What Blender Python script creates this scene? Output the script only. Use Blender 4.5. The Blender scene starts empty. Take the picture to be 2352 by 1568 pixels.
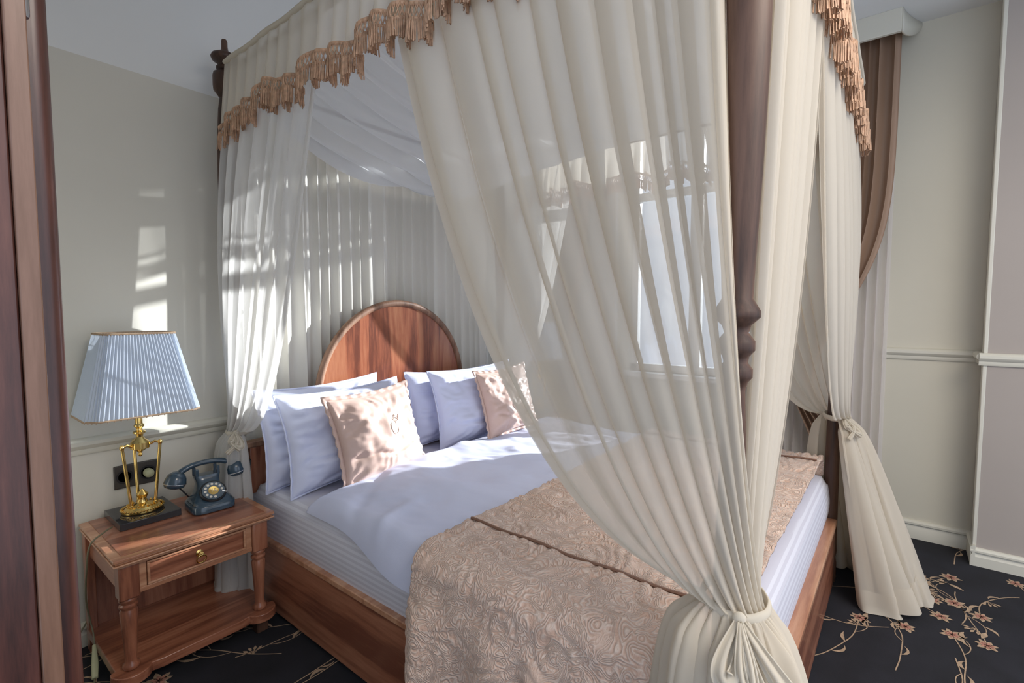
import bpy, bmesh, math, random
import numpy as np
from mathutils import Vector, Matrix
random.seed(7)
PI = math.pi
sc = bpy.context.scene
C = sc.collection

# ---------------------------------------------------------------- camera, world, sun, exposure
YAW, PITCH = math.radians(51.7), math.atan(70/1130.0)
cam_d = bpy.data.cameras.new('camera'); cam = bpy.data.objects.new('camera', cam_d); C.objects.link(cam)
cam_d.sensor_width = 36; cam_d.lens = 1130/2352*36; cam_d.clip_start = 0.02
cam.location = (0, 0, 1.4); cam.rotation_euler = (PI/2-PITCH, 0, -YAW)
sc.camera = cam
sc.view_settings.view_transform = 'Standard'; sc.view_settings.look = 'None'
sc.view_settings.gamma = 1; sc.view_settings.use_curve_mapping = False
sc.view_settings.exposure = 0.32
sc.cycles.transparent_max_bounces = 24; sc.cycles.max_bounces = 10
sc.cycles.diffuse_bounces = 5; sc.cycles.transmission_bounces = 8
w = bpy.data.worlds.new('world'); sc.world = w; w.use_nodes = True
bg = w.node_tree.nodes['Background']; bg.inputs[0].default_value = (0.76, 0.84, 1.0, 1); bg.inputs[1].default_value = 1.15
sd = bpy.data.lights.new('sun', 'SUN'); sd.energy = 11; sd.angle = math.radians(0.6); sd.color = (1.0, 0.97, 0.95)
sun = bpy.data.objects.new('sun', sd); C.objects.link(sun)
sun.location = (8, 0, 4); sun.rotation_euler = Vector((-1, .4, -.27)).to_track_quat('-Z', 'Y').to_euler()
# added warm fill light near the ceiling, out of view behind the camera
ld = bpy.data.lights.new('fill_light', 'AREA'); ld.shape = 'DISK'; ld.size = 1.8; ld.energy = 62; ld.color = (1.0, .90, .78)
lo = bpy.data.objects.new('fill_light', ld); C.objects.link(lo); lo.location = (1.1, -1.5, 3.0)

# daylight of the sky just outside the bedroom window
wd = bpy.data.lights.new('window_daylight', 'AREA'); wd.shape = 'RECTANGLE'; wd.size = 2.2; wd.size_y = 1.6; wd.energy = 18; wd.color = (.72, .85, 1.0)
wo = bpy.data.objects.new('window_daylight', wd); C.objects.link(wo); wo.location = (4.5, 1.27, 1.9); wo.rotation_euler = (0, PI/2, 0)

# ---------------------------------------------------------------- helpers
def rnd(a, b): return random.uniform(a, b)
_T = np.random.RandomState(3).rand(256, 256)
def vnoise(x, y):
    x = np.asarray(x, float); y = np.asarray(y, float)
    xi = np.floor(x).astype(int); yi = np.floor(y).astype(int); fx = x-xi; fy = y-yi
    fx = fx*fx*(3-2*fx); fy = fy*fy*(3-2*fy)
    g = lambda a, b: _T[a % 256, b % 256]
    return ((g(xi, yi)*(1-fx)+g(xi+1, yi)*fx)*(1-fy)+(g(xi, yi+1)*(1-fx)+g(xi+1, yi+1)*fx)*fy)*2-1
def fbm(x, y, o=3):
    s = 0; a = 1
    for k in range(o): s = s+a*vnoise(x*2**k+17*k, y*2**k+5*k); a *= .5
    return s
def sstep(a, b, x):
    t = np.clip((x-a)/(b-a), 0, 1); return t*t*(3-2*t)

class MB:
    def __init__(s): s.v = []; s.f = []
    def add(s, v, f):
        n = len(s.v); s.v += [tuple(p) for p in v]; s.f += [tuple(i+n for i in q) for q in f]; return s
    def box(s, x0, x1, y0, y1, z0, z1):
        v = [(x, y, z) for z in (z0, z1) for y in (y0, y1) for x in (x0, x1)]
        return s.add(v, [(0, 2, 3, 1), (4, 5, 7, 6), (0, 1, 5, 4), (2, 6, 7, 3), (0, 4, 6, 2), (1, 3, 7, 5)])
    def lathe(s, prof, c=(0, 0, 0), seg=24, M=None, sx=1, sy=1):
        n = len(prof); v = []; f = []
        for (r, z) in prof:
            for k in range(seg):
                a = 2*PI*k/seg; p = Vector((r*math.cos(a)*sx, r*math.sin(a)*sy, z))
                if M is not None: p = M @ p
                v.append((p.x+c[0], p.y+c[1], p.z+c[2]))
        for i in range(n-1):
            for k in range(seg):
                k2 = (k+1) % seg; f.append((i*seg+k, i*seg+k2, (i+1)*seg+k2, (i+1)*seg+k))
        f.append(tuple(range(seg))[::-1]); f.append(tuple((n-1)*seg+k for k in range(seg)))
        return s.add(v, f)
    def tube(s, pts, r, seg=8, flat=1.0, closed=False):
        pts = [Vector(p) for p in pts]; n = len(pts); v = []; f = []
        rr = r if hasattr(r, '__len__') else [r]*n
        up = Vector((0, 0, 1)); prev = None
        for i, p in enumerate(pts):
            if closed: t = (pts[(i+1) % n]-pts[i-1]).normalized()
            else: t = (pts[min(i+1, n-1)]-pts[max(i-1, 0)]).normalized()
            if prev is None:
                a = t.cross(up)
                if a.length < .1: a = t.cross(Vector((1, 0, 0)))
            else: a = prev-t*prev.dot(t)
            a.normalize(); prev = a; b = t.cross(a)
            for k in range(seg):
                an = 2*PI*k/seg; v.append(tuple(p+(a*math.cos(an)+b*math.sin(an)*flat)*rr[i]))
        for i in range(n if closed else n-1):
            j = (i+1) % n
            for k in range(seg):
                k2 = (k+1) % seg; f.append((i*seg+k, i*seg+k2, j*seg+k2, j*seg+k))
        if not closed:
            f.append(tuple(range(seg))[::-1]); f.append(tuple((n-1)*seg+k for k in range(seg)))
        return s.add(v, f)
    def prism(s, poly, z0, z1, axis='z'):
        n = len(poly)
        def m(a, b, c): return (a, b, c) if axis == 'z' else ((a, c, b) if axis == 'y' else (c, a, b))
        v = [m(a, b, z0) for a, b in poly]+[m(a, b, z1) for a, b in poly]
        f = [tuple(range(n))[::-1], tuple(range(n, 2*n))]+[(i, (i+1) % n, n+(i+1) % n, n+i) for i in range(n)]
        return s.add(v, f)
    def grid(s, Pt, closed_u=False):
        nv, nu, _ = Pt.shape; v = Pt.reshape(-1, 3).tolist(); f = []
        for j in range(nv-1):
            for i in range(nu if closed_u else nu-1):
                i2 = (i+1) % nu; f.append((j*nu+i, j*nu+i2, (j+1)*nu+i2, (j+1)*nu+i))
        return s.add(v, f)
    def build(s, name, mat, parent=None, world=True, smooth=True, ang=38, bevel=0, solid=0):
        me = bpy.data.meshes.new(name)
        off = Vector((0, 0, 0))
        if world and parent is not None: off = wl(parent)
        V = [(p[0]-off.x, p[1]-off.y, p[2]-off.z) for p in s.v]
        me.from_pydata(V, [], s.f); me.validate(); me.update()
        big = len(s.f) > 60000
        bm = bmesh.new(); bm.from_mesh(me)
        if not big or True: bmesh.ops.recalc_face_normals(bm, faces=bm.faces)
        for fc in bm.faces: fc.smooth = smooth
        if smooth and ang < 170:
            ca = math.radians(ang)
            for e in bm.edges:
                if len(e.link_faces) == 2 and e.calc_face_angle(0) > ca: e.smooth = False
        bm.to_mesh(me); bm.free()
        me.materials.append(mat)
        o = bpy.data.objects.new(name, me); C.objects.link(o)
        if parent is not None: o.parent = parent
        if bevel:
            m = o.modifiers.new('bevel', 'BEVEL'); m.width = bevel; m.segments = 2; m.limit_method = 'ANGLE'; m.angle_limit = math.radians(40)
        if solid:
            m = o.modifiers.new('solid', 'SOLIDIFY'); m.thickness = solid; m.offset = 0
        return o
def wl(o):
    p = Vector((0, 0, 0))
    while o is not None: p += o.location; o = o.parent
    return p
def tag(o, label, cat=None, group=None, kind=None):
    o['label'] = label
    if cat: o['category'] = cat
    if group: o['group'] = group
    if kind: o['kind'] = kind
    return o
def thing(name, label, cat, loc=(0, 0, 0), rot=(0, 0, 0), group=None):
    o = bpy.data.objects.new(name, None); C.objects.link(o); o.empty_display_size = .05
    o.location = loc; o.rotation_euler = rot; tag(o, label, cat, group); return o
def struct(o): o['kind'] = 'structure'; return o
def copy_tree(o, parent=None):
    c = o.copy(); C.objects.link(c)
    if parent is not None: c.parent = parent
    for ch in [x for x in bpy.data.objects if x.parent == o]: copy_tree(ch, c)
    return c

# ---------------------------------------------------------------- materials
def newmat(name):
    m = bpy.data.materials.new(name); m.use_nodes = True; nt = m.node_tree; nt.nodes.clear()
    out = nt.nodes.new('ShaderNodeOutputMaterial'); return m, nt, out
def N(nt, t, **k):
    n = nt.nodes.new(t)
    for a, b in k.items():
        if a.startswith('i_'): n.inputs[a[2:].replace('_', ' ')].default_value = b
        else: setattr(n, a, b)
    return n
def pbsdf(nt, out, col=None, rough=.5, metal=0, **k):
    b = N(nt, 'ShaderNodeBsdfPrincipled'); b.inputs['Roughness'].default_value = rough; b.inputs['Metallic'].default_value = metal
    if col: b.inputs['Base Color'].default_value = (*col, 1)
    for a, v in k.items(): b.inputs[a.replace('_', ' ')].default_value = v
    nt.links.new(b.outputs[0], out.inputs[0]); return b
def ramp(nt, stops):
    r = N(nt, 'ShaderNodeValToRGB'); e = r.color_ramp.elements
    e[0].position, e[0].color = stops[0][0], (*stops[0][1], 1); e[1].position, e[1].color = stops[-1][0], (*stops[-1][1], 1)
    for p, c in stops[1:-1]: x = e.new(p); x.color = (*c, 1)
    return r
def plain(name, col, rough=.5, metal=0, noise=0, nscale=8, bump=0, bscale=200, **k):
    m, nt, out = newmat(name); b = pbsdf(nt, out, col, rough, metal, **k); L = nt.links.new
    if noise or bump: tc = N(nt, 'ShaderNodeTexCoord')
    if noise:
        n = N(nt, 'ShaderNodeTexNoise', i_Scale=nscale, i_Detail=4.0); L(tc.outputs['Object'], n.inputs['Vector'])
        r = ramp(nt, [(.3, tuple(c*(1-noise) for c in col)), (.7, tuple(min(1, c*(1+noise)) for c in col))]); L(n.outputs[0], r.inputs[0]); L(r.outputs[0], b.inputs['Base Color'])
    if bump:
        n2 = N(nt, 'ShaderNodeTexNoise', i_Scale=bscale, i_Detail=2.0); L(tc.outputs['Object'], n2.inputs['Vector'])
        bp = N(nt, 'ShaderNodeBump', i_Strength=bump, i_Distance=.002); L(n2.outputs[0], bp.inputs['Height']); L(bp.outputs[0], b.inputs['Normal'])
    return m
def wood(name, c1, c2, c3, axis='z', rough=.28, sc_=1.0, coat=.25):
    m, nt, out = newmat(name); L = nt.links.new; b = pbsdf(nt, out, None, rough, 0, Coat_Weight=coat, Coat_Roughness=.15)
    tc = N(nt, 'ShaderNodeTexCoord'); mp = N(nt, 'ShaderNodeMapping')
    s = [14.0*sc_]*3; s['xyz'.index(axis)] = 1.1*sc_; mp.inputs['Scale'].default_value = s
    L(tc.outputs['Object'], mp.inputs[0])
    n1 = N(nt, 'ShaderNodeTexNoise', i_Scale=.55, i_Detail=3.0, i_Distortion=.6); L(mp.outputs[0], n1.inputs['Vector'])
    mu = N(nt, 'ShaderNodeMath', operation='MULTIPLY'); mu.inputs[1].default_value = 26; L(n1.outputs[0], mu.inputs[0])
    si = N(nt, 'ShaderNodeMath', operation='SINE'); L(mu.outputs[0], si.inputs[0])
    n2 = N(nt, 'ShaderNodeTexNoise', i_Scale=6.0, i_Detail=6.0, i_Roughness=.7); L(mp.outputs[0], n2.inputs['Vector'])
    a1 = N(nt, 'ShaderNodeMath', operation='MULTIPLY_ADD'); a1.inputs[1].default_value = .20; L(si.outputs[0], a1.inputs[0]); L(n2.outputs[0], a1.inputs[2])
    n3 = N(nt, 'ShaderNodeTexNoise', i_Scale=.35, i_Detail=2.0); L(mp.outputs[0], n3.inputs['Vector'])
    a2 = N(nt, 'ShaderNodeMath', operation='MULTIPLY_ADD'); a2.inputs[1].default_value = .7; L(n3.outputs[0], a2.inputs[0]); L(a1.outputs[0], a2.inputs[2])
    sb = N(nt, 'ShaderNodeMath', operation='SUBTRACT'); sb.inputs[1].default_value = .35; L(a2.outputs[0], sb.inputs[0])
    r = ramp(nt, [(.2, c1), (.5, c2), (.8, c3)]); L(sb.outputs[0], r.inputs[0]); L(r.outputs[0], b.inputs['Base Color'])
    bp = N(nt, 'ShaderNodeBump', i_Strength=.12, i_Distance=.001); L(a1.outputs[0], bp.inputs['Height']); L(bp.outputs[0], b.inputs['Normal'])
    return m
def sheer(name, col, opac=.62, trans=.45, vary=.10, edge=.9):
    """thin voile: threads scatter and pass light, the gaps let it straight through; a slanting line of sight crosses more thread"""
    m, nt, out = newmat(name); L = nt.links.new
    df = N(nt, 'ShaderNodeBsdfDiffuse'); tl = N(nt, 'ShaderNodeBsdfTranslucent'); tp = N(nt, 'ShaderNodeBsdfTransparent')
    df.inputs[0].default_value = (*col, 1); tl.inputs[0].default_value = (*[min(1, c*1.04) for c in col], 1)
    mx = N(nt, 'ShaderNodeMixShader'); mx.inputs[0].default_value = trans; L(df.outputs[0], mx.inputs[1]); L(tl.outputs[0], mx.inputs[2])
    tc = N(nt, 'ShaderNodeTexCoord'); n = N(nt, 'ShaderNodeTexNoise', i_Scale=5.0, i_Detail=2.0); L(tc.outputs['Object'], n.inputs['Vector'])
    lw = N(nt, 'ShaderNodeLayerWeight', i_Blend=.5)
    mr = N(nt, 'ShaderNodeMapRange'); mr.inputs[1].default_value = .2; mr.inputs[2].default_value = 1.0; mr.inputs[3].default_value = opac-vary/2; mr.inputs[4].default_value = edge
    L(lw.outputs['Facing'], mr.inputs[0])
    ad = N(nt, 'ShaderNodeMath', operation='MULTIPLY_ADD'); ad.inputs[1].default_value = vary; L(n.outputs[0], ad.inputs[0]); L(mr.outputs[0], ad.inputs[2])
    ad.use_clamp = True
    m2 = N(nt, 'ShaderNodeMixShader'); L(ad.outputs[0], m2.inputs[0]); L(tp.outputs[0], m2.inputs[1]); L(mx.outputs[0], m2.inputs[2])
    L(m2.outputs[0], out.inputs[0]); return m

M = {}
CH = ((.20, .070, .040), (.34, .130, .072), (.44, .195, .115))
M['cherry_x'] = wood('cherry wood x', *CH, axis='x'); M['cherry_y'] = wood('cherry wood y', *CH, axis='y'); M['cherry_z'] = wood('cherry wood z', *CH, axis='z')
M['headboard'] = wood('headboard veneer', (.13, .035, .018), (.31, .095, .045), (.42, .17, .085), axis='z', sc_=.8)
M['post'] = wood('dark turned wood', (.036, .017, .010), (.080, .038, .023), (.125, .064, .040), axis='z', rough=.5, coat=.0)
M['edge_wood'] = wood('worn edge wood', (.16, .085, .052), (.24, .125, .075), (.33, .19, .12), axis='z', rough=.5, coat=0)
M['door_edge'] = wood('door edge wood', (.11, .055, .034), (.165, .085, .052), (.22, .12, .08), axis='z', rough=.4, coat=.2)
M['door'] = wood('door mahogany', (.030, .010, .007), (.080, .026, .018), (.14, .052, .035), axis='z', rough=.35)
M['edge_x'] = wood('lighter edge wood', (.38, .17, .095), (.50, .25, .14), (.60, .34, .21), axis='x', rough=.3)
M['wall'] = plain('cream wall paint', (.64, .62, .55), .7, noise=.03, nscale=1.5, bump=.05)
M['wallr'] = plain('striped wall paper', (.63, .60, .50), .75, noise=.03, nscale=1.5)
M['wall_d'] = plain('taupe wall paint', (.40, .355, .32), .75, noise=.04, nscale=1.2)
M['trim'] = plain('ivory trim paint', (.66, .64, .55), .5)
M['ceil'] = plain('ceiling paint', (.76, .77, .76), .8, noise=.02, nscale=1)
M['sheer'] = sheer('ivory voile', (.80, .74, .635), .75, .42, .08, .97)
M['sheer_back'] = sheer('white voile', (.80, .79, .76), .62, .45)
M['sheer_win'] = sheer('window voile', (.84, .80, .78), .72, .5)
M['canopy'] = sheer('canopy voile', (.84, .85, .86), .80, .5, edge=.97)
M['backdrape'] = sheer('cream head curtain', (.84, .82, .76), .95, .15, .04, .99)
M['tie'] = sheer('ivory voile folded', (.80, .745, .64), .86, .35, edge=.98)
M['curtain'] = plain('taupe satin curtain', (.34, .225, .155), .55, noise=.06, nscale=3)
M['linen'] = plain('window-blue linen', (.66, .70, .88), .85, noise=.02, nscale=6, bump=.12, bscale=300)  # white bedding; the blue of the window light is put into its colour
M['gold_fringe'] = plain('bronze silk fringe', (.62, .39, .25), .5, noise=.25, nscale=60)
M['brass'] = plain('polished brass', (.83, .58, .20), .16, 1)
M['black_stone'] = plain('black marble', (.028, .028, .032), .08)
M['bakelite'] = plain('blue black bakelite', (.030, .060, .090), .22, Coat_Weight=.6, Coat_Roughness=.1)
M['black'] = plain('black plastic', (.015, .015, .017), .35)
M['socket'] = plain('dark bronze socket plastic', (.05, .045, .04), .35)
M['silver'] = plain('silver metal', (.75, .75, .78), .25, 1)
M['ivory'] = plain('ivory enamel', (.72, .68, .58), .4)
M['white_pl'] = plain('white plastic', (.75, .75, .73), .4)
M['cable'] = plain('olive cable', (.16, .15, .09), .5)
M['switch'] = plain('yellow green plastic', (.46, .47, .30), .5)
M['embroid'] = plain('cream thread', (.80, .68, .58), .5)
M['piping'] = plain('brown piping cord', (.24, .13, .085), .6)
M['steel'] = plain('hinge steel', (.45, .45, .48), .3, 1)
M['glass'] = None
def glassmat():
    m, nt, out = newmat('window glass'); L = nt.links.new
    gl = N(nt, 'ShaderNodeBsdfGlossy'); gl.inputs['Roughness'].default_value = .02; tp = N(nt, 'ShaderNodeBsdfTransparent'); tp.inputs[0].default_value = (.95, .98, 1, 1)
    mx = N(nt, 'ShaderNodeMixShader'); mx.inputs[0].default_value = .07; L(tp.outputs[0], mx.inputs[1]); L(gl.outputs[0], mx.inputs[2]); L(mx.outputs[0], out.inputs[0]); return m
M['glass'] = glassmat()
def sheetmat():
    m, nt, out = newmat('striped satin sheet'); L = nt.links.new; b = pbsdf(nt, out, None, .7)
    tc = N(nt, 'ShaderNodeTexCoord'); wv = N(nt, 'ShaderNodeTexWave', wave_type='BANDS', bands_direction='Z', i_Scale=14.0, i_Distortion=.4)
    mp = N(nt, 'ShaderNodeMapping'); L(tc.outputs['Object'], mp.inputs[0]); L(mp.outputs[0], wv.inputs['Vector'])
    r = ramp(nt, [(.4, (.62, .62, .70)), (.6, (.73, .74, .82))]); L(wv.outputs[0], r.inputs[0]); L(r.outputs[0], b.inputs['Base Color'])
    return m
M['sheet'] = sheetmat()
def laceMat():
    m, nt, out = newmat('champagne lace brocade'); L = nt.links.new; b = pbsdf(nt, out, None, .6, Sheen_Weight=.25)
    tc = N(nt, 'ShaderNodeTexCoord')
    n1 = N(nt, 'ShaderNodeTexNoise', i_Scale=13.0, i_Detail=1.0, i_Distortion=1.4); L(tc.outputs['Object'], n1.inputs['Vector'])
    mu = N(nt, 'ShaderNodeMath', operation='MULTIPLY'); mu.inputs[1].default_value = 95; L(n1.outputs[0], mu.inputs[0])
    si = N(nt, 'ShaderNodeMath', operation='SINE'); L(mu.outputs[0], si.inputs[0])
    n2 = N(nt, 'ShaderNodeTexNoise', i_Scale=60.0, i_Detail=3.0, i_Distortion=2.5); L(tc.outputs['Object'], n2.inputs['Vector'])
    # motif mask: lace scrolls against plain satin ground
    n3 = N(nt, 'ShaderNodeTexVoronoi', i_Scale=5.5); L(tc.outputs['Object'], n3.inputs['Vector'])
    mr = N(nt, 'ShaderNodeMapRange'); mr.inputs[1].default_value = .10; mr.inputs[2].default_value = .2; L(n3.outputs['Distance'], mr.inputs[0])
    hs = N(nt, 'ShaderNodeMath', operation='MULTIPLY'); L(si.outputs[0], hs.inputs[0]); L(mr.outputs[0], hs.inputs[1])
    h2 = N(nt, 'ShaderNodeMath', operation='MULTIPLY_ADD'); h2.inputs[1].default_value = 2.2; L(n2.outputs[0], h2.inputs[0]); L(hs.outputs[0], h2.inputs[2])
    r = ramp(nt, [(.1, (.64, .41, .30)), (.45, (.74, .52, .40)), (.9, (.80, .64, .53))])
    m3 = N(nt, 'ShaderNodeMapRange'); m3.inputs[1].default_value = -.6; m3.inputs[2].default_value = 2.6; L(h2.outputs[0], m3.inputs[0]); L(m3.outputs[0], r.inputs[0])
    L(r.outputs[0], b.inputs['Base Color'])
    bp = N(nt, 'ShaderNodeBump', i_Strength=.6, i_Distance=.0032); L(h2.outputs[0], bp.inputs['Height']); L(bp.outputs[0], b.inputs['Normal'])
    return m
M['lace'] = laceMat()
M['satin'] = plain('champagne satin', (.62, .44, .37), .42, noise=.04, nscale=9, bump=.08, bscale=350, Sheen_Weight=.2)
M['shade'] = None
def shademat():
    m, nt, out = newmat('pleated lampshade silk'); L = nt.links.new
    b = N(nt, 'ShaderNodeBsdfDiffuse'); b.inputs[0].default_value = (.66, .74, .86, 1); t = N(nt, 'ShaderNodeBsdfTranslucent'); t.inputs[0].default_value = (.7, .76, .84, 1)
    mx = N(nt, 'ShaderNodeMixShader'); mx.inputs[0].default_value = .3; L(b.outputs[0], mx.inputs[1]); L(t.outputs[0], mx.inputs[2]); L(mx.outputs[0], out.inputs[0]); return m
M['shade'] = shademat()
M['carpet'] = plain('navy black wool carpet', (.012, .0125, .018), .98, noise=.35, nscale=6, bump=.6, bscale=700)
M['vine'] = plain('tan wool pile', (.42, .30, .20), .95, noise=.2, nscale=60)
M['petal'] = plain('rose wool pile', (.42, .20, .145), .95, noise=.3, nscale=70)

# ---------------------------------------------------------------- the room
XW, XS, YB, ZC = 3.87, 3.66, 2.64, 3.10      # window wall, stepped wall, back wall, ceiling
YS = -.37                                     # the step in the right wall
fl = struct(MB().box(-1.2, 4.1, -2.2, 2.75, -.1, 0).build('floor', M['carpet'], smooth=False))
ce = MB()
# ceiling with a coved edge above the back wall
prof = [(-2.2, ZC), (2.20, ZC)]
for k in range(1, 17):
    a = PI/2*k/16; prof.append((2.20+.44*math.sin(a), 2.43+(ZC-2.43)*math.cos(a)))
Pt = np.array([[(x, y, z) for (y, z) in prof] for x in np.linspace(-1.2, 4.1, 4)])
ce.grid(Pt)
Pt2 = np.array([[(x, y, z) for (y, z) in [(-2.2, ZC+.12), (2.8, ZC+.12), (2.8, 2.43)]] for x in np.linspace(-1.2, 4.1, 4)]); ce.grid(Pt2)
struct(ce.build('ceiling', M['ceil'], ang=60))
struct(MB().box(-.1, 4.0, YB, YB+.12, 0, 2.44).build('wall_back', M['wall'], smooth=False))
struct(MB().box(-.08, .09, .80, YB, 0, ZC).build('wall_left', M['wall'], smooth=False))
# right wall with the window opening
WY0, WY1, WZ0, WZ1 = .74, 1.80, .90, 2.86
wr = MB().box(XW, XW+.14, YS-.02, WY0, 0, ZC).box(XW, XW+.14, WY1, YB+.1, 0, ZC).box(XW, XW+.14, WY0, WY1, 0, WZ0).box(XW, XW+.14, WY0, WY1, WZ1, ZC)
struct(wr.build('wall_right', M['wallr'], smooth=False))
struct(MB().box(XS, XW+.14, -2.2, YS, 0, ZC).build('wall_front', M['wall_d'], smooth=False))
# ivory return strip on the step corner
struct(MB().box(XS-.004, XS+.05, YS-.004, YS+.014, .0, ZC-.002).build('trim_3', M['trim'], bevel=.004))
def moulding(name, prof, x=None, y=None, a=0, b=1, sgn=-1):
    """prof: (depth off the wall, height); runs along y when x is given, along x when y is given"""
    mb = MB()
    poly = prof
    if y is not None: mb.prism([(y+sgn*d, z) for d, z in poly], a, b, 'x')
    else: mb.prism([(x+sgn*d, z) for d, z in poly], a, b, 'y')
    return struct(mb.build(name, M['trim'], ang=30))
rail = lambda z: [(0, z-.034), (.010, z-.034), (.014, z-.026), (.014, z-.012), (.022, z-.006), (.030, z+.006), (.030, z+.020), (.022, z+.028), (.010, z+.034), (0, z+.034)]
base = [(0, 0), (.018, 0), (.018, .052), (.013, .060), (.010, .072), (.022, .078), (.022, .088), (.012, .098), (0, .1)]
moulding('trim_1', rail(.842), y=YB, a=.09, b=XW)
moulding('trim_2', rail(1.14), x=XW, a=YS, b=WY0-.05)
m_ = moulding('trim_4', rail(1.14), x=XS, a=-2.2, b=YS+.03)
moulding('trim_5', rail(1.14), y=YS+.01, a=XS-.01, b=XW, sgn=1)
moulding('baseboard_right', [(d, z*1.15) for d, z in base], x=XW, a=YS, b=YB)
moulding('baseboard_front', [(d, z*1.0) for d, z in base], x=XS, a=-2.2, b=YS+.02)
moulding('baseboard_step', [(d, z*1.15) for d, z in base], y=YS, a=XS-.02, b=XW, sgn=1)
moulding('baseboard_back', base, y=YB, a=.09, b=XW)
# window
win = thing('window_1', 'white framed window behind the bed on the right wall', None, (XW+.06, (WY0+WY1)/2, WZ0)); win['kind'] = 'structure'
del win['label']
fr = MB(); X0, X1 = XW+.04, XW+.10
fr.box(X0, X1, WY0, WY0+.06, WZ0, WZ1).box(X0, X1, WY1-.06, WY1, WZ0, WZ1).box(X0, X1, WY0, WY1, WZ0, WZ0+.06).box(X0, X1, WY0, WY1, WZ1-.06, WZ1)
fr.build('window_frame', M['white_pl'], win, bevel=.004)
MB().box(X0, X1, (WY0+WY1)/2-.045, (WY0+WY1)/2+.045, WZ0+.05, WZ1-.05).build('mullion', M['white_pl'], win, bevel=.004)
MB().box(X0, X1, WY0+.05, WY1-.05, 2.30, 2.37).build('transom', M['white_pl'], win, bevel=.004)
for ya, yb in ((WY0+.06, (WY0+WY1)/2-.045), ((WY0+WY1)/2+.045, WY1-.06)):
    for za, zb in ((WZ0+.06, 2.30), (2.37, WZ1-.06)):
        MB().box(XW+.068, XW+.072, ya, yb, za, zb).build('pane', M['glass'], win, smooth=False)
MB().box(XW-.10, XW+.05, WY0-.04, WY1+.04, WZ0-.04, WZ0).build('window_sill', M['white_pl'], win, bevel=.006)
# pelmet box above the window
pel = thing('pelmet', 'ivory pelmet box with a curved end above the curtain', 'pelmet', (3.7, 1.2, 2.97))
MB().box(3.60, 3.625, .06, 2.55, 2.97, 3.10).build('front_board', M['trim'], pel, bevel=.003)
A_ = [(3.60+.27*(1-math.cos(a)), .06-.03*math.sin(a), 2.955+.13*(math.sin(a))) for a in np.linspace(0, PI/2, 12)]
A2 = []
for a in np.linspace(0, PI/2, 14):
    A2.append(((3.605+.262*math.sin(a)), .055-.085*math.sin(a)**1.5, 2.97+.125*(1-math.cos(a))))
lo_ = [(p[0], p[1], p[2]) for p in A2]; hi_ = [(p[0], p[1]+.004, 3.098) for p in A2]
MB().grid(np.array([lo_, hi_])).build('end_board', M['trim'], pel, solid=.012)
MB().box(3.66, 3.68, .08, 2.5, 3.05, 3.08).build('curtain_track', M['white_pl'], pel)

# door jamb and open door leaf at the camera's left hand
door = thing('door_1', 'dark mahogany doorway', None, (.04, .8, 0)); door['kind'] = 'structure'; del door['label']
# jamb: face seen from the opening, rounded outer edge
poly = [(.060, .81), (.060, .785), (.116, .785)]+[(.116+.016*math.sin(a), .801-.016*math.cos(a)) for a in np.linspace(.1, PI/2, 6)]+[(.132, .82), (.10, .82)]
MB().prism(poly, 0, 2.9, 'z').build('jamb', M['door'], door, ang=50)
MB().box(.0, .10, .80, .82, 0, 2.9).build('jamb_inner', M['door'], door)
hg = MB()
for z in (1.725, .35):
    hg.lathe([(.006, 0), (.007, .004), (.007, .1), (.003, .108), (.005, .114), (.002, .12)], (.1075, .776, z), 12)
hg.build('hinge', M['steel'], door)
dl = MB().box(-.62, .0866, .735, .772, .01, 2.88).build('door_leaf', M['door'], door, bevel=.002)
MB().box(.0868, .1045, .728, .772, .01, 2.88).build('door_edge', M['door_edge'], dl, bevel=.0015)

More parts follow.
